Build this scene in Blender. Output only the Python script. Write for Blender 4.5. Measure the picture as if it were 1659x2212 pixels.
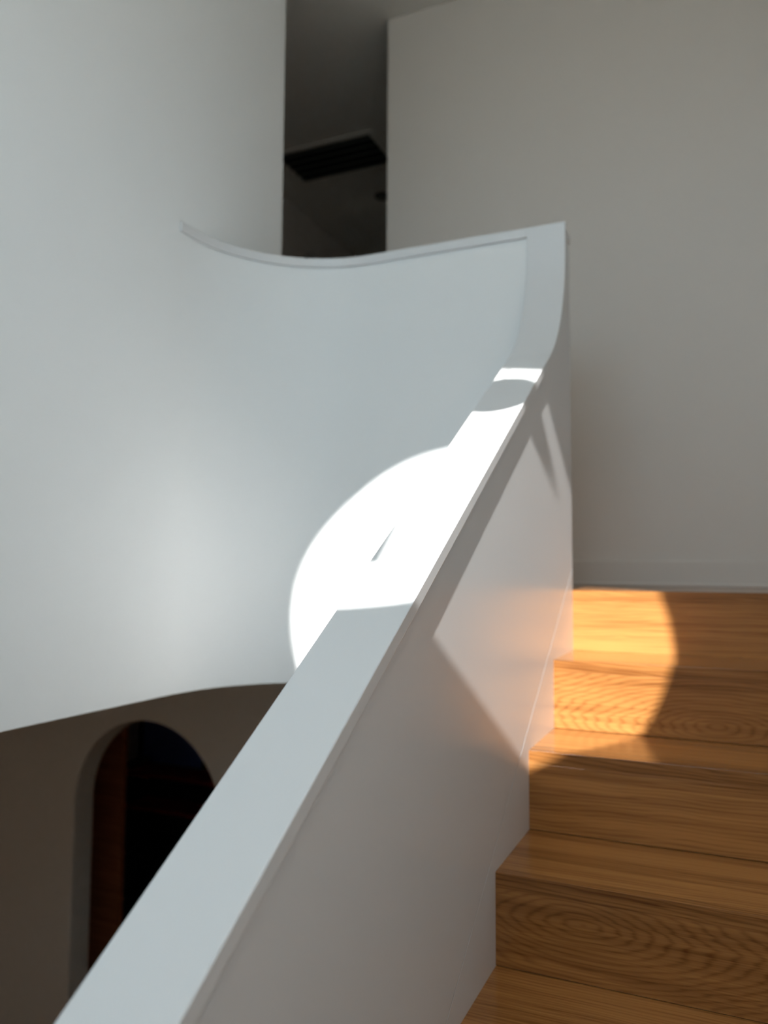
import bpy, bmesh, math, random
from mathutils import Vector, Matrix, Quaternion
random.seed(4)
for o in list(bpy.data.objects): bpy.data.objects.remove(o)
SC = bpy.context.scene
COL = SC.collection

# ------------------------------------------------------------------ camera, sky, sun, exposure
EYE = 2.945                     # height of the eye above the lower floor; all z below are relative to the eye
cam_d = bpy.data.cameras.new('camera'); cam = bpy.data.objects.new('camera', cam_d); COL.objects.link(cam)
right = Vector((0.91404, 0.40556, 0.00667)); up = Vector((0.02333, -0.06897, 0.99735)); fwd = Vector((-0.40494, 0.91146, 0.07250))
cam.matrix_world = Matrix(((right.x, up.x, -fwd.x, 0), (right.y, up.y, -fwd.y, 0), (right.z, up.z, -fwd.z, EYE), (0, 0, 0, 1)))
cam_d.sensor_fit = 'HORIZONTAL'; cam_d.sensor_width = 36.0; cam_d.lens = 1703.4 / 1659 * 36
cam_d.clip_start = 0.02
cam_d.dof.use_dof = True; cam_d.dof.focus_distance = 1.15; cam_d.dof.aperture_fstop = 3.5
SC.camera = cam

W = bpy.data.worlds.new('world'); SC.world = W; W.use_nodes = True
nt = W.node_tree; nt.nodes.clear()
out = nt.nodes.new('ShaderNodeOutputWorld'); bg = nt.nodes.new('ShaderNodeBackground')
tc = nt.nodes.new('ShaderNodeTexCoord'); sx = nt.nodes.new('ShaderNodeSeparateXYZ'); cr = nt.nodes.new('ShaderNodeValToRGB')
SKY_STRENGTH = 4.7
cr.color_ramp.elements[0].position = 0.0; cr.color_ramp.elements[0].color = (0.30, 0.31, 0.26, 1)
cr.color_ramp.elements[1].position = 0.55; cr.color_ramp.elements[1].color = (0.60, 0.87, 1.06, 1)
e = cr.color_ramp.elements.new(0.48); e.color = (0.42, 0.46, 0.42, 1)
mr = nt.nodes.new('ShaderNodeMapRange'); mr.inputs['From Min'].default_value = -1; mr.inputs['From Max'].default_value = 1
nt.links.new(tc.outputs['Generated'], sx.inputs[0]); nt.links.new(sx.outputs['Z'], mr.inputs['Value'])
nt.links.new(mr.outputs[0], cr.inputs[0]); nt.links.new(cr.outputs[0], bg.inputs[0]); bg.inputs[1].default_value = SKY_STRENGTH
nt.links.new(bg.outputs[0], out.inputs[0])

sun_d = bpy.data.lights.new('sun', 'SUN'); sun = bpy.data.objects.new('sun', sun_d); COL.objects.link(sun)
SUN_DIR = Vector((-0.10, 1.0, -0.59)).normalized()
sun.rotation_euler = SUN_DIR.to_track_quat('-Z', 'Y').to_euler(); sun.location = (0.6, -6, EYE + 5)
sun_d.energy = 12.8; sun_d.angle = math.radians(0.53); sun_d.color = (1.0, 0.985, 0.96)

FILL_UP, FILL_LOW, FILL_WALL = 17.0, 7.5, 13.0      # strengths of added fill: two flush lamps, one wall light (their light is in their own builder)
WX, WZ, WR, WY = -0.382, 1.685, 0.5545, -1.0        # round window: centre x, z, radius; inner wall plane y
por_d = bpy.data.lights.new('window_portal', 'AREA'); por = bpy.data.objects.new('window_portal', por_d); COL.objects.link(por)
por_d.shape = 'SQUARE'; por_d.size = 1.16; por_d.cycles.is_portal = True
por.location = (WX, WY - 0.01, EYE + WZ); por.rotation_euler = (math.radians(90), 0, 0)   # faces +y

SKYP = bpy.data.lights.new('fill_rooflight_portal', 'AREA'); skp = bpy.data.objects.new('fill_rooflight_portal', SKYP); COL.objects.link(skp)
SKYP.shape = 'RECTANGLE'; SKYP.size = 0.86; SKYP.size_y = 0.82; SKYP.cycles.is_portal = True
skp.location = (-0.965, -0.40, EYE + 2.439 + 0.57)                                           # faces down; portal of the added roof light
RWP = bpy.data.lights.new('fill_side_window_portal', 'AREA'); rwp = bpy.data.objects.new('fill_side_window_portal', RWP); COL.objects.link(rwp)
RWP.shape = 'RECTANGLE'; RWP.size = 0.72; RWP.size_y = 0.67; RWP.cycles.is_portal = True
rwp.location = (0.672, -0.475, EYE + 1.10); rwp.rotation_euler = (0, math.radians(90), 0)      # faces -x; portal of the added side window
SC.view_settings.view_transform = 'Standard'; SC.view_settings.look = 'None'
SC.view_settings.exposure = -0.12; SC.view_settings.gamma = 1.0; SC.view_settings.use_curve_mapping = False

# ------------------------------------------------------------------ helpers
def new_mat(name):
    m = bpy.data.materials.new(name); m.use_nodes = True
    return m, m.node_tree, m.node_tree.nodes['Principled BSDF']

def paint(name, col, rough=0.5, bump=0.02, scale=260, spec=0.4):
    m, t, b = new_mat(name)
    b.inputs['Roughness'].default_value = rough; b.inputs['Specular IOR Level'].default_value = spec
    g = t.nodes.new('ShaderNodeNewGeometry'); n = t.nodes.new('ShaderNodeTexNoise'); n.inputs['Scale'].default_value = scale
    n.inputs['Detail'].default_value = 3
    t.links.new(g.outputs['Position'], n.inputs['Vector'])
    mx = t.nodes.new('ShaderNodeMix'); mx.data_type = 'RGBA'
    mx.inputs['A'].default_value = (*[c * 0.97 for c in col], 1); mx.inputs['B'].default_value = (*col, 1)
    n2 = t.nodes.new('ShaderNodeTexNoise'); n2.inputs['Scale'].default_value = 2.5
    t.links.new(g.outputs['Position'], n2.inputs['Vector']); t.links.new(n2.outputs['Fac'], mx.inputs['Factor'])
    t.links.new(mx.outputs['Result'], b.inputs['Base Color'])
    bp = t.nodes.new('ShaderNodeBump'); bp.inputs['Strength'].default_value = bump * 5; bp.inputs['Distance'].default_value = 0.0006
    t.links.new(n.outputs['Fac'], bp.inputs['Height']); t.links.new(bp.outputs['Normal'], b.inputs['Normal'])
    return m

def wood(name, base, dark, stave=0.066, rough=0.15, seed=0.0, ringk=1.0):
    """oak: staves running along x, fibres, cathedral rings; v = y + z across the boards"""
    m, t, b = new_mat(name); N = t.nodes; L = t.links
    def math_(op, a=None, b_=None, c=None):
        n = N.new('ShaderNodeMath'); n.operation = op
        for i, v in enumerate((a, b_, c)):
            if v is None: continue
            if isinstance(v, (int, float)): n.inputs[i].default_value = v
            else: L.new(v, n.inputs[i])
        return n.outputs[0]
    g = N.new('ShaderNodeNewGeometry'); s = N.new('ShaderNodeSeparateXYZ'); L.new(g.outputs['Position'], s.inputs[0])
    at = N.new('ShaderNodeAttribute'); at.attribute_type = 'OBJECT'; at.attribute_name = 'grain'     # ring centre x, z, board seed
    sa = N.new('ShaderNodeSeparateXYZ'); L.new(at.outputs['Vector'], sa.inputs[0])
    v = math_('ADD', s.outputs['Y'], s.outputs['Z'])
    vb = math_('SUBTRACT', math_('SUBTRACT', v, EYE), sa.outputs['Y']); ub = math_('SUBTRACT', s.outputs['X'], sa.outputs['X'])
    bseed = math_('ADD', sa.outputs['Z'], seed)
    # stave index
    st = math_('FLOOR', math_('DIVIDE', math_('ADD', vb, math_('MULTIPLY', bseed, 0.37)), stave))
    wn = N.new('ShaderNodeTexWhiteNoise'); wn.noise_dimensions = '2D'
    cb = N.new('ShaderNodeCombineXYZ'); L.new(st, cb.inputs[0]); L.new(bseed, cb.inputs[1]); L.new(cb.outputs[0], wn.inputs['Vector'])
    # broad warp
    cw = N.new('ShaderNodeCombineXYZ'); L.new(math_('MULTIPLY', s.outputs['X'], 3.2), cw.inputs[0]); L.new(math_('MULTIPLY', v, 11.0), cw.inputs[1]); L.new(bseed, cw.inputs[2])
    nw = N.new('ShaderNodeTexNoise'); nw.inputs['Scale'].default_value = 1.0; nw.inputs['Detail'].default_value = 2.5; L.new(cw.outputs[0], nw.inputs['Vector'])
    # fibres
    def fib(su, sv, det):
        c = N.new('ShaderNodeCombineXYZ'); L.new(math_('MULTIPLY', s.outputs['X'], su), c.inputs[0]); L.new(math_('MULTIPLY', v, sv), c.inputs[1]); L.new(bseed, c.inputs[2])
        n = N.new('ShaderNodeTexNoise'); n.inputs['Scale'].default_value = 1.0; n.inputs['Detail'].default_value = det; L.new(c.outputs[0], n.inputs['Vector']); return n.outputs['Fac']
    f1 = fib(7, 420, 4); f2 = fib(2.0, 60, 3)
    # ring field
    d2 = math_('SQRT', math_('ADD', math_('POWER', math_('MULTIPLY', ub, 0.30), 2.0), math_('POWER', vb, 2.0)))
    fld = math_('ADD', math_('MULTIPLY', d2, 730.0 * ringk), math_('ADD', math_('MULTIPLY', nw.outputs['Fac'], 26.0), math_('MULTIPLY', f2, 11.0)))
    sn = math_('MULTIPLY_ADD', math_('SINE', fld), 0.5, 0.5)
    ring = math_('POWER', sn, 2.6)
    fac = math_('ADD', math_('MULTIPLY', ring, 0.28), math_('MULTIPLY', math_('SUBTRACT', f1, 0.5), 1.0))
    fac = math_('ADD', fac, math_('MULTIPLY', math_('SUBTRACT', f2, 0.5), 1.15))
    fac = math_('ADD', fac, math_('MULTIPLY', math_('SUBTRACT', wn.outputs['Value'], 0.5), 0.42))
    ta = N.new('ShaderNodeAttribute'); ta.attribute_type = 'OBJECT'; ta.attribute_name = 'tone'      # board tone: nosings darker, treads' sheen put into a lighter colour
    fac = math_('ADD', math_('ADD', fac, 0.22), ta.outputs['Fac'])
    cl = N.new('ShaderNodeClamp'); L.new(fac, cl.inputs[0])
    mx = N.new('ShaderNodeMix'); mx.data_type = 'RGBA'; mx.inputs['A'].default_value = (*base, 1); mx.inputs['B'].default_value = (*dark, 1)
    L.new(cl.outputs[0], mx.inputs['Factor']); L.new(mx.outputs['Result'], b.inputs['Base Color'])
    b.inputs['Roughness'].default_value = rough; b.inputs['Specular IOR Level'].default_value = 0.45
    bp = N.new('ShaderNodeBump'); bp.inputs['Strength'].default_value = 0.25; bp.inputs['Distance'].default_value = 0.0004
    L.new(f1, bp.inputs['Height']); L.new(bp.outputs['Normal'], b.inputs['Normal'])
    return m

M_wall = paint('wall_paint', (0.88, 0.895, 0.895), 0.55)
M_back = paint('back_wall_paint', (0.83, 0.775, 0.72), 0.55)
M_rail = paint('satin_white_lacquer', (0.765, 0.77, 0.775), 0.27, bump=0.02, scale=420)
M_low = paint('lower_wall_paint', (0.84, 0.79, 0.71), 0.6)
M_ceil = paint('ceiling_paint', (0.92, 0.90, 0.84), 0.7)
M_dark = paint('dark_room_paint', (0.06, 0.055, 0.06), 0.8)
M_black = paint('black_metal', (0.012, 0.014, 0.015), 0.5)
M_slat = paint('dark_grille_paint', (0.16, 0.18, 0.18), 0.5)
M_wood = wood('oak', (0.46, 0.205, 0.060), (0.125, 0.038, 0.007))
M_dwood = wood('reddish_dark_wood', (0.50, 0.17, 0.07), (0.25, 0.08, 0.03), stave=0.2, seed=9)
M_red = paint('dark_red_lacquer', (0.7, 0.08, 0.07), 0.5)
M_blue = paint('dark_blue_canvas', (0.22, 0.36, 0.80), 0.7)
M_joint_shade = paint('joint_shade_grey', (0.16, 0.155, 0.15), 0.6)  # stands for the shade inside the stringer joint
M_glass_lamp = paint('opal_glass', (0.85, 0.85, 0.83), 0.2)

def finish(name, bm, mat, parent=None, smooth=False, bevel=0.0, seg=2):
    for v in bm.verts: v.co.z += EYE
    bmesh.ops.recalc_face_normals(bm, faces=bm.faces)
    me = bpy.data.meshes.new(name); bm.to_mesh(me); bm.free()
    o = bpy.data.objects.new(name, me); COL.objects.link(o); me.materials.append(mat)
    if smooth:
        for p in me.polygons: p.use_smooth = True
        me.set_sharp_from_angle(angle=math.radians(30))
    if bevel:
        b = o.modifiers.new('bevel', 'BEVEL'); b.width = bevel; b.segments = seg; b.limit_method = 'ANGLE'; b.angle_limit = math.radians(40)
        
    if parent:
        o.parent = parent; o.matrix_parent_inverse = Matrix.Translation(parent.location).inverted()
    return o
def box(bm, x0, x1, y0, y1, z0, z1):
    vs = [bm.verts.new(p) for p in ((x0,y0,z0),(x1,y0,z0),(x1,y1,z0),(x0,y1,z0),(x0,y0,z1),(x1,y0,z1),(x1,y1,z1),(x0,y1,z1))]
    for f in ((0,1,2,3),(4,5,6,7),(0,1,5,4),(1,2,6,5),(2,3,7,6),(3,0,4,7)): bm.faces.new([vs[i] for i in f])
def bx(*a):
    bm = bmesh.new(); box(bm, *a); return bm
def loft(bm, rings, closed_ring=True, cap=True):
    R = [[bm.verts.new(p) for p in r] for r in rings]
    n = len(R[0])
    for a, b in zip(R, R[1:]):
        for i in range(n if closed_ring else n - 1):
            j = (i + 1) % n
            bm.faces.new((a[i], a[j], b[j], b[i]))
    if cap:
        fs = [bm.faces.new(R[0][::-1]), bm.faces.new(R[-1])]
        if n > 8: bm.normal_update(); bmesh.ops.triangulate(bm, faces=fs)
def tag(o, label=None, cat=None, group=None, kind=None):
    if label: o['label'] = label
    if cat: o['category'] = cat
    if group: o['group'] = group
    if kind: o['kind'] = kind
    return o
def thing(name, label, cat, loc=(0, 0, 0), group=None):
    o = bpy.data.objects.new(name, None); o.empty_display_size = 0.1; COL.objects.link(o)
    o.location = (loc[0], loc[1], loc[2] + EYE); return tag(o, label, cat, group)
def struct(name, bm, mat, label=None, **k):
    o = finish(name, bm, mat, **k); o['kind'] = 'structure'
    if label: o['label'] = label
    return o

# ------------------------------------------------------------------ measured numbers (metres, eye at the origin)
HC, XB, YN, G, RI = 0.0556, -0.4165, 2.2854, 0.26763, 0.17
GY, GX, YW, CEIL, HG = 2.1856, 0.1072, 3.0554, 2.439, 0.9866
CZ, CW, WL, SB = 0.7446, 0.111, -1.4245, -0.3487
S = RI / G; TH = math.atan(S)
FL = -EYE                                  # lower floor
XR = 0.55                                  # right wall of the stair
OH = 0.008                                 # overhang of the cap
CXA, CYA, RP = -1.0245, 1.7936, 0.40       # centre and radius of the curved guard's front face

# ------------------------------------------------------------------ the room
def wall_with_round_hole(x0, x1, z0, z1, cx, cz, r, y0, y1, r_out, n=96):
    bm = bmesh.new()
    def sq(a):
        c, s = math.cos(a), math.sin(a)
        k = min((x1 - cx) / c if c > 1e-9 else 1e9, (x0 - cx) / c if c < -1e-9 else 1e9, (z1 - cz) / s if s > 1e-9 else 1e9, (z0 - cz) / s if s < -1e-9 else 1e9)
        return (cx + k * c, cz + k * s)
    angs = sorted([2 * math.pi * i / n for i in range(n)] + [math.atan2(z - cz, x - cx) % (2 * math.pi) for x in (x0, x1) for z in (z0, z1)])
    rings = []
    for y, kind in ((y0, 'o'), (y0, 'i'), (y1, 'i'), (y1, 'o')):
        q = r_out if y == y0 else r
        rings.append([bm.verts.new(((cx + q * math.cos(a)), y, cz + q * math.sin(a)) if kind == 'i' else (sq(a)[0], y, sq(a)[1])) for a in angs])
    m = len(angs)
    for w_ in range(4):
        A, B = rings[w_], rings[(w_ + 1) % 4]
        for i in range(m):
            j = (i + 1) % m; bm.faces.new((A[i], A[j], B[j], B[i]))
    return bm
struct('wall_front', wall_with_round_hole(-4.6, 0.75, FL, CEIL + 0.1, WX, WZ, WR + 0.012, WY - 0.16, WY, WR + 0.14), M_wall)
# window frame set back in the reveal, with a small latch standing on the sill
fr = bmesh.new()
ring = []
for i in range(96):
    a = 2 * math.pi * i / 96; c, s = math.cos(a), math.sin(a)
    ring.append([(WX + r * c, y, WZ + r * s) for r, y in ((WR + 0.04, WY), (WR + 0.04, WY + 0.012), (WR, WY + 0.012), (WR, WY))])
ring.append(ring[0])
R_ = [[fr.verts.new(p) for p in r] for r in ring[:-1]]; R_.append(R_[0])
for a, b in zip(R_, R_[1:]):
    for i in range(4): fr.faces.new((a[i], a[(i+1)%4], b[(i+1)%4], b[i]))
win = struct('window_1', fr, M_rail, 'round porthole window with a slim white ring frame')
lb = bmesh.new(); box(lb, -0.372, -0.360, WY, WY + 0.012, 1.10, 1.27); box(lb, -0.375, -0.298, WY, WY + 0.02, 1.262, 1.39)
finish('window_latch', lb, M_black, win, bevel=0.004)

RWY0, RWY1, RWZ0, RWZ1 = -0.80, -0.15, 0.75, 1.45                # side window added in the right wall for fill, behind the viewpoint
wr = bmesh.new()
box(wr, XR + 0.002, XR + 0.12, WY, RWY0, FL, CEIL); box(wr, XR + 0.002, XR + 0.12, RWY1, YW + 0.2, FL, CEIL)
box(wr, XR + 0.002, XR + 0.12, RWY0, RWY1, FL, RWZ0); box(wr, XR + 0.002, XR + 0.12, RWY0, RWY1, RWZ1, CEIL)
struct('wall_right', wr, M_wall)
wf = bmesh.new()
for a in ((RWY0 - .03, RWY0, RWZ0 - .03, RWZ1 + .03), (RWY1, RWY1 + .03, RWZ0 - .03, RWZ1 + .03), (RWY0, RWY1, RWZ0 - .03, RWZ0), (RWY0, RWY1, RWZ1, RWZ1 + .03)): box(wf, XR - 0.01, XR + 0.002, *a)
struct('fill_side_window', wf, M_wall, 'small square side window with a white frame, added for fill light')
SKX0, SKX1, SKY0, SKY1, SKH = -1.38, -0.55, -0.80, 0.0, 0.58       # roof light added over the stairwell for fill, out of view
cbm = bmesh.new()
box(cbm, -4.6, 0.75, SKY1, 6.6, CEIL, CEIL + 0.12); box(cbm, -4.6, 0.75, WY - 0.16, SKY0, CEIL, CEIL + 0.12)
box(cbm, -4.6, SKX0, SKY0, SKY1, CEIL, CEIL + 0.12); box(cbm, SKX1, 0.75, SKY0, SKY1, CEIL, CEIL + 0.12)
struct('ceiling', cbm, M_ceil)
cbm = bmesh.new(); t_ = 0.05; za, zb = CEIL + 0.12, CEIL + SKH
box(cbm, SKX0 - t_, SKX0, SKY0 - t_, SKY1 + t_, za, zb); box(cbm, SKX1, SKX1 + t_, SKY0 - t_, SKY1 + t_, za, zb)
box(cbm, SKX0, SKX1, SKY0 - t_, SKY0, za, zb); box(cbm, SKX0, SKX1, SKY1, SKY1 + t_, za, zb)
struct('fill_rooflight', cbm, M_wall, 'roof light shaft added over the stairwell for fill light')
struct('wall_left', bx(WL - 0.12, WL, WY, 2.31, SB, CEIL), M_wall, bevel=0.002)
# upper back wall, its left end free beside the passage; below the slab it carries the arch
ub = bmesh.new(); box(ub, -1.354, XR, YW, YW + 0.12, SB + 0.01, CEIL)
struct('wall_back', ub, M_back, bevel=0.002)
struct('baseboard_back', bx(-1.354, XR, YW - 0.014, YW, -HC, 0.0944 - HC), M_back, bevel=0.004)
struct('trim_1', bx(-1.354, XR, YW - 0.022, YW - 0.002, -HC, -HC + 0.012), M_back, bevel=0.003)
# landing slab: corridor strip behind the guard, and the hall
pl = [(XR, YN + 0.002), (XR, 6.5), (-4.6, 6.5), (-4.6, 1.0), (WL - 0.12, 1.0), (WL - 0.12, 2.29), (WL + 0.0, 2.29)]
arc = []
RB = RP + GX - OH
for i in range(0, 13):
    a = math.radians(180 - 90 * i / 12)
    arc.append((CXA + (RB - 0.004) * math.cos(a), CYA + (RB - 0.004) * math.sin(a)))
arc = [q for q in arc if q[0] > WL + 0.002]
pl += arc + [(XB, YN + 0.002)]
fb = bmesh.new(); loft(fb, [[(x, y, SB + 0.004) for x, y in pl], [(x, y, -HC - 0.03) for x, y in pl]])
struct('floor_slab', fb, M_ceil)
fb = bmesh.new(); loft(fb, [[(x, y, -HC - 0.03) for x, y in pl], [(x, y, -HC) for x, y in pl]])
o = struct('floor', fb, M_wood); o['grain'] = (3.0, 1.0, 2.3)
# hall beyond the passage
struct('wall_hall_left', bx(-2.77, -2.65, 1.0, 4.60, -HC, CEIL), M_back)
struct('wall_hall_far', bx(-3.4, -1.354, 5.45, 5.57, -HC, CEIL), M_back)
struct('wall_hall_right', bx(-1.354, -1.234, YW + 0.12, 5.57, -HC, CEIL), M_back)
struct('wall_hall_near', bx(-2.65, WL - 0.12, 1.0, 1.12, -HC, CEIL), M_back)
struct('wall_hall_header', bx(-2.77, -2.65, 4.60, 5.45, 2.20, CEIL), M_back)
dr = struct('door_1', bx(-2.74, -2.70, 4.62, 5.44, -HC, 2.195), M_dark, 'dark flush door at the end of the hall', bevel=0.003)
finish('door_handle', bx(-2.70, -2.65, 4.70, 4.72, 0.95, 0.97), M_black, dr, bevel=0.004)

# lower storey
struct('floor_lower', bx(-4.6, 0.75, WY, 6.6, FL - 0.1, FL), M_wood)['grain'] = (3, 3, 5.0)
def arch_wall():
    bm = bmesh.new(); cx, cz, r = -2.597, -1.171, 0.4374; y0, y1 = YW, YW + 0.13
    x0, x1, zt = -4.6, XR, SB + 0.004
    rows = []
    # left pier, right pier, then the spandrel above the arch as strips
    def prism(poly):
        loft(bm, [[(x, y0, z) for x, z in poly], [(x, y1, z) for x, z in poly]])
    n = 40
    pts = [(cx - r * math.cos(math.pi * i / n), cz + r * math.sin(math.pi * i / n)) for i in range(n + 1)]
    outline = [(x0, FL), (x0, zt), (x1, zt), (x1, FL), (cx + r, FL)] + pts[::-1] + [(cx - r, FL)]
    A = [bm.verts.new((x, y0, z)) for x, z in outline]; B = [bm.verts.new((x, y1, z)) for x, z in outline]
    bm.faces.new(A); bm.faces.new(B[::-1])
    for i in range(len(A)):
        j = (i + 1) % len(A); bm.faces.new((A[i], A[j], B[j], B[i]))
    bm.normal_update(); bmesh.ops.triangulate(bm, faces=[f for f in bm.faces if len(f.verts) > 4])
    return bm
struct('wall_arch', arch_wall(), M_low, 'lower wall with a round-headed arched opening', smooth=False, bevel=0.006)
struct('wall_lower_left', bx(-4.72, -4.6, WY, 6.6, FL, SB), M_low)
struct('ceiling_lower', bx(-4.6, WL - 0.121, WY, YW - 0.001, SB, SB + 0.1), M_low)
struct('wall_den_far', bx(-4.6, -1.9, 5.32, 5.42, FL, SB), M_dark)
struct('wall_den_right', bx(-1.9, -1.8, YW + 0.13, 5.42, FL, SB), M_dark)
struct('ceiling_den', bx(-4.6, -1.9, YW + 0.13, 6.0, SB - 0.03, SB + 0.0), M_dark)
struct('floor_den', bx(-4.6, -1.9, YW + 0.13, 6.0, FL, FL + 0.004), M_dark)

# ------------------------------------------------------------------ staircase
stair = thing('staircase', 'oak staircase climbing beside the white balustrade to the landing', 'staircase', (0.05, 1.0, FL))
XL = XB - 0.009
def plank(name, args, grain, lab=None, tone=0.0):
    o = finish(name, bx(*args), M_wood, stair, bevel=0.0007)
    o['grain'] = grain; o['tone'] = tone
    if lab: o['label'] = lab
    return o
RINGS = {1: (-0.045, YN - G - HC - RI - 0.135, 2.1), 3: (-0.262, YN - 3*G - HC - 3*RI - 0.068, 5.2)}
for k in range(0, 12):
    y, z = YN - G * k, -HC - RI * k
    rg = RINGS.get(k, (random.uniform(-.1, .9), y + z - 1.3, k * 1.7))
    # riser below nosing k
    plank('riser', (XL, XR, y, y + 0.018, z - RI + (0.0012 if k else -0.004), z - 0.0280), rg, tone=0.03)
    plank('nosing', (XL, XR, y - 0.0004, y + 0.022, z - 0.0285, z), (0.2, y + z + 0.9, k * 2.3 + 0.4), tone=0.13)
    if k: plank('tread', (XL, XR, y + 0.022, y + G + 0.003, z - 0.0285, z), (-0.4, y + z + 1.1, k * 3.1 + 0.9), tone=-0.08)  # treads lightened: their sheen is put into the wood colour
yb = YN - G * 11
struct('floor_half_landing', bx(XL, XR, WY, yb + 0.01, -HC - RI * 12 - 0.1, -HC - RI * 12), M_wood)['grain'] = (3, 3, 7)
# plastered underside of the flight
uf = bmesh.new()
def nz(y): return -HC + S * (y - YN)
prof = [(YN + 0.02, nz(YN) - 0.20), (YN + 0.02, nz(YN) - 0.29), (yb, nz(yb) - 0.46), (yb, nz(yb) - 0.20)]
loft(uf, [[(XL, y, z) for y, z in prof], [(XR, y, z) for y, z in prof]])
o = finish('soffit', uf, M_wall, stair); o['label'] = 'white plastered underside'

# ------------------------------------------------------------------ stair balustrade
bal = thing('stair_balustrade', 'solid white balustrade with a flat capped handrail climbing beside the oak steps', 'balustrade', (XB - 0.05, 1.2, nz(1.2)))
rail_r = 0.45
T = rail_r * math.tan((math.pi / 2 - TH) / 2)
zi = CZ + (GY - YN) * S
tp = (GY - T * math.cos(TH), zi - T * math.sin(TH))
cen = (GY - rail_r, zi + T)
path = [(-0.95, CZ + (-0.95 - YN) * S)]
for i in range(1, 12):
    q = i / 12; path.append((path[0][0] + (tp[0] - path[0][0]) * q, path[0][1] + (tp[1] - path[0][1]) * q))
for i in range(0, 29):
    a = -(math.pi / 2 - TH) * (1 - i / 28)
    path.append((cen[0] + rail_r * math.cos(a), cen[1] + rail_r * math.sin(a)))
TK = 0.021
def normal(i, P):
    a = P[max(i - 1, 0)]; b = P[min(i + 1, len(P) - 1)]
    t = Vector((b[0] - a[0], b[1] - a[1])).normalized(); return Vector((t.y, -t.x))       # points down / away (+y)
under = []
for i, q in enumerate(path):
    if i == 0: n = Vector((math.sin(TH), -math.cos(TH)))
    elif i == len(path) - 1: n = Vector((1, 0))
    else: n = normal(i, path)
    under.append((q[0] + n.x * TK, q[1] + n.y * TK))
pth = path + [(GY, HG)]; und = under + [(GY + TK, HG)]
cb = bmesh.new()
rings = []
for (y, z), (yu, zu) in zip(pth, und):
    rings.append([(XB - CW, y, z), (XB, y, z), (XB, yu, zu), (XB - CW, yu, zu)])
loft(cb, rings)
cap_o = finish('handrail_cap', cb, M_rail, bal, smooth=True, bevel=0.0015)
# side panel under the cap
pf0, pf1 = XB - CW + OH, XB - OH
GA, GB = -0.7000 - 1.207 * 0.655, 0.655          # groove line z = GA + GB*y
def gz(y): return GA + GB * y
prof = [(y, z) for y, z in und[:-1]] + [(GY + TK, HG - 0.028), (GY + GX - OH, HG - 0.028)]
ye = GY + GX - OH
low = [(ye, gz(ye) + 0.0030), (-0.95, gz(-0.95) + 0.0030)]
pb = bmesh.new(); pp = prof + low
loft(pb, [[(pf0, y, z) for y, z in pp], [(pf1, y, z) for y, z in pp]])
finish('balustrade_panel', pb, M_rail, bal)
# top strip over the wall's end, back of the cap
finish('end_cap', bx(XB - CW + 0.012, XB - 0.005, GY + TK, GY + GX, HG - 0.028, HG), M_rail, bal, bevel=0.0012)
# core (recessed behind the joint) and the stringer board under it
cp = [(ye, gz(ye) + 0.004), (ye, SB), (-0.95, nz(-0.95) - 0.42), (-0.95, gz(-0.95) + 0.004)]
cbm = bmesh.new(); loft(cbm, [[(pf0, y, z) for y, z in cp], [(pf1 - 0.006, y, z) for y, z in cp]])
finish('core', cbm, M_rail, bal)
sp = [(YN + 0.0015, gz(YN)), (YN + 0.0015, -HC - 0.2), (1.9, nz(1.9) - 0.27), (-0.95, nz(-0.95) - 0.40), (-0.95, gz(-0.95))]
sbm = bmesh.new(); loft(sbm, [[(pf1 - 0.0058, y, z) for y, z in sp], [(pf1 + 0.0, y, z) for y, z in sp]])
jb = bmesh.new(); jp = [(ye, gz(ye) + 0.0031), (ye, gz(ye) + 0.0005), (-0.95, gz(-0.95) + 0.0005), (-0.95, gz(-0.95) + 0.0031)]  # grey strip in the gap, its shadow line put into colour
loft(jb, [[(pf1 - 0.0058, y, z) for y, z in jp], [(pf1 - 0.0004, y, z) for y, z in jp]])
jo = finish('joint_shade', jb, M_joint_shade, bal); jo['label'] = 'thin grey strip painted as shade in the joint'
so = finish('stringer_board', sbm, M_rail, bal)
so['label'] = 'lower board set off by a thin joint line'

# ------------------------------------------------------------------ curved landing guard
grd = thing('landing_guard', 'curved solid white guard wall round the stairwell, joining the tall left wall', 'guard wall', (-0.8, GY + 0.05, SB))
def plan_arc(R, n=48, a0=90, a1=180):
    return [(CXA + R * math.cos(math.radians(a0 + (a1 - a0) * i / n)), CYA + R * math.sin(math.radians(a0 + (a1 - a0) * i / n))) for i in range(n + 1)]
def guard_loft(Rf, Rb, z0, z1, xend, tail=0.0):
    bm = bmesh.new()
    ab = math.degrees(math.acos((WL + 0.0003 - CXA) / Rb)) if Rb > CXA - WL else 180        # the back face stops where it meets the tall wall
    F = [(xend, CYA + Rf), ((xend + CXA) / 2, CYA + Rf)] + plan_arc(Rf); B = [(xend, CYA + Rb), ((xend + CXA) / 2, CYA + Rb)] + plan_arc(Rb, a1=ab)
    if tail:
        F.append((CXA - Rf, CYA - tail)); B.append((WL + 0.0003, CYA - tail))
    loft(bm, [[(f[0], f[1], z0), (f[0], f[1], z1), (b[0], b[1], z1), (b[0], b[1], z0)] for f, b in zip(F, B)])
    return bm
finish('guard_panel', guard_loft(RP, RP + GX - 2 * OH, SB, HG - 0.028, pf0 + 0.0005), M_wall, grd, smooth=True)
finish('guard_cap', guard_loft(RP - OH, RP + GX - OH, HG - 0.028, HG, XB - CW + 0.0002, 0.035), M_rail, grd, smooth=True, bevel=0.0012)

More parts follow.
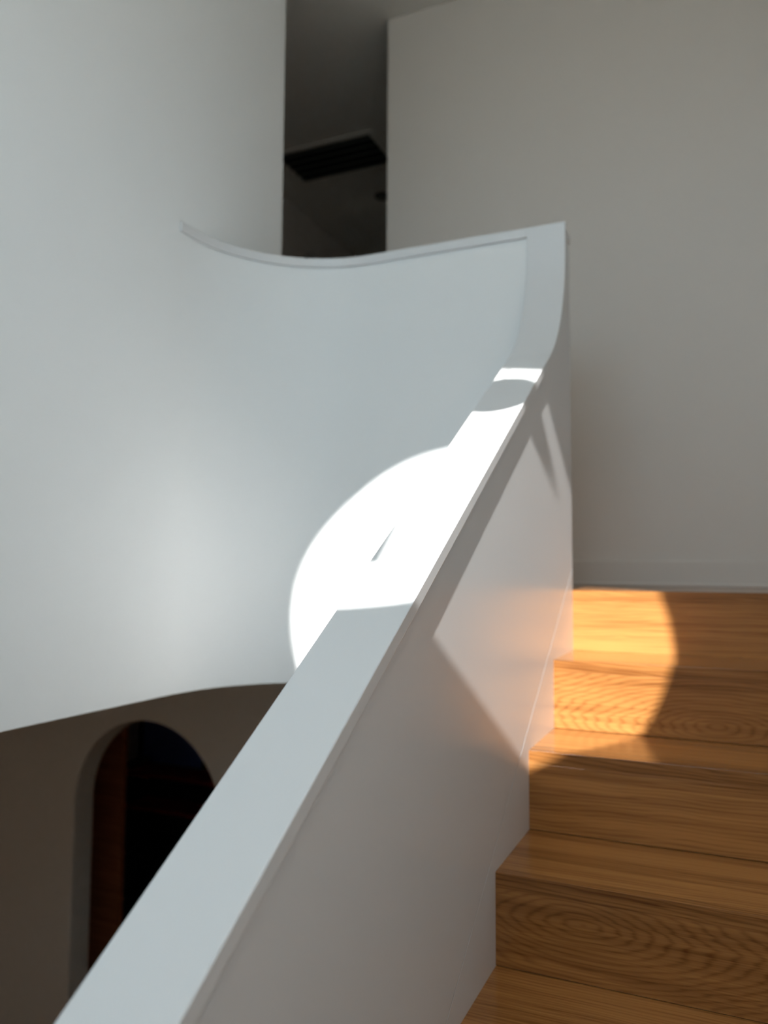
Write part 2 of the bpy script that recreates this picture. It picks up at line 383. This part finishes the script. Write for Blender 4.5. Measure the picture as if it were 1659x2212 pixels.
# ------------------------------------------------------------------ ceiling grille and downlight in the hall
gr = thing('ceiling_grille', 'dark slatted air grille set in the hall ceiling', 'air grille', (-2.2, 4.02, CEIL))
GXa, GXb, GYa, GYb = -2.42, -1.82, 3.85, 4.19
fbm = bmesh.new()
for a in ((GXa - .03, GXb + .03, GYa - .03, GYa), (GXa - .03, GXb + .03, GYb, GYb + .03), (GXa - .03, GXa, GYa, GYb), (GXb, GXb + .03, GYa, GYb)): box(fbm, a[0], a[1], a[2], a[3], CEIL - 0.008, CEIL - 0.0005)
finish('frame', fbm, M_ceil, gr)
finish('backing', bx(GXa, GXb, GYa, GYb, CEIL - 0.0035, CEIL - 0.001), M_black, gr)
for i in range(5):
    yy = GYa + 0.03 + i * (GYb - GYa - 0.06) / 4
    sb = bmesh.new(); loft(sb, [[(x, yy - 0.022, CEIL - 0.020), (x, yy - 0.019, CEIL - 0.022), (x, yy + 0.018, CEIL - 0.006), (x, yy + 0.015, CEIL - 0.004)] for x in (GXa, GXb)])
    finish('slat', sb, M_slat, gr)
dl = thing('downlight', 'small round unlit black downlight in the hall ceiling beyond the grille', 'ceiling light', (-2.05, 4.56, CEIL))
def disc(cx, cy, r, z0, z1, n=32, r2=None):
    bm = bmesh.new(); r2 = r if r2 is None else r2
    loft(bm, [[(cx + q * math.cos(2*math.pi*i/n), cy + q * math.sin(2*math.pi*i/n), z) for i in range(n)] for q, z in ((r, z0), (r2, z1))]); return bm
finish('trim_ring', disc(-2.05, 4.56, 0.05, CEIL - 0.008, CEIL - 0.0005, r2=0.055), M_black, dl)
finish('lens', disc(-2.05, 4.56, 0.036, CEIL - 0.010, CEIL - 0.008), M_slat, dl)

# ------------------------------------------------------------------ globe pendant in the stairwell (above the frame; it shades the rail)
px_, py_, pz_, pr_ = -0.342, 0.25, 1.29, 0.098
pd = thing('pendant_lamp', 'unlit globe pendant lamp hanging over the stair', 'pendant lamp', (px_, py_, pz_ - pr_))
sb = bmesh.new(); bmesh.ops.create_uvsphere(sb, u_segments=40, v_segments=24, radius=pr_, matrix=Matrix.Translation((px_, py_, pz_)))
finish('globe', sb, M_glass_lamp, pd, smooth=True)
finish('cord', disc(px_, py_, 0.0025, pz_ + pr_ - 0.002, CEIL - 0.02, 10), M_black, pd)
finish('ceiling_rose', disc(px_, py_, 0.05, CEIL - 0.02, CEIL - 0.0005, 32), M_rail, pd)

# ------------------------------------------------------------------ round flush fill lamps added out of view, upstairs and in the lower room
def fill_lamp(x, y, z, r, power, label):
    m, t, b = new_mat('fill_lamp_diffuser'); b.inputs['Base Color'].default_value = (0.9, 0.88, 0.84, 1)
    b.inputs['Emission Color'].default_value = (1.0, 0.80, 0.60, 1); b.inputs['Emission Strength'].default_value = power
    lt = thing('fill_ceiling_lamp', label, 'added fill lamp', (x, y, z))
    finish('fill_lamp_base', disc(x, y, r * 1.06, z - 0.03, z - 0.0005, 48), M_rail, lt)
    finish('fill_diffuser', disc(x, y, r * 0.92, z - 0.055, z - 0.03, 48, r), m, lt, smooth=True)
fill_lamp(0.28, 0.45, CEIL, 0.17, FILL_UP, 'round flush fill lamp added on the ceiling over the stair')
fill_lamp(-3.0, 0.3, SB, 0.17, FILL_LOW, 'round flush fill lamp added on the ceiling of the lower room')

# upright fill light added on the right wall of the stair, outside the frame
sc_ = thing('fill_wall_light', 'upright frosted fill light added on the right wall of the stair', 'wall light', (XR, 0.05, 0.1))
m_, t_n, b_n = new_mat('fill_wall_light_diffuser'); b_n.inputs['Base Color'].default_value = (0.9, 0.86, 0.8, 1)
b_n.inputs['Emission Color'].default_value = (1.0, 0.78, 0.60, 1); b_n.inputs['Emission Strength'].default_value = FILL_WALL
finish('back_plate', bx(XR - 0.012, XR + 0.0015, -0.02, 0.12, 0.08, 0.46), M_rail, sc_, bevel=0.003)
finish('fill_diffuser', bx(XR - 0.07, XR - 0.012, 0.0, 0.10, 0.11, 0.43), m_, sc_, bevel=0.02, seg=5)

# ------------------------------------------------------------------ things in the dark room behind the arch
cab = thing('wooden_door_leaf', 'reddish wooden door leaf standing open in the dark behind the arch', 'door', (-3.5, 3.47, FL))
o = finish('leaf', bx(-4.0, -3.09, 3.45, 3.49, FL + 0.012, -0.46), M_dwood, cab, bevel=0.003); o['grain'] = (-3.0, -1.0, 2.0)
finish('door_handle', bx(-3.98, -3.86, 3.40, 3.415, -1.92, -1.90), M_black, cab, bevel=0.004)
pic = thing('wall_picture', 'dark blue picture hanging on the far wall behind the arch', 'picture', (-4.2, 5.31, -1.6))
finish('picture_frame', bx(-4.56, -3.90, 5.30, 5.32, -1.66, -1.14), M_black, pic, bevel=0.004)
finish('canvas', bx(-4.53, -3.93, 5.292, 5.302, -1.63, -1.17), M_blue, pic)
sh = thing('bookshelf', 'dark open shelving unit on the far side of the room behind the arch', 'shelves', (-4.1, 5.15, FL))
for zz in (-1.60, -1.86, -2.2, -2.55):
    finish('shelf', bx(-4.45, -3.4, 5.0, 5.28, zz - 0.03, zz), M_red if zz > -2 else M_dark, sh, bevel=0.002)
finish('side_panel', bx(-4.48, -4.45, 5.0, 5.28, FL + 0.004, -1.55), M_dark, sh)
finish('side_panel', bx(-3.40, -3.37, 5.0, 5.28, FL + 0.004, -1.55), M_dark, sh)
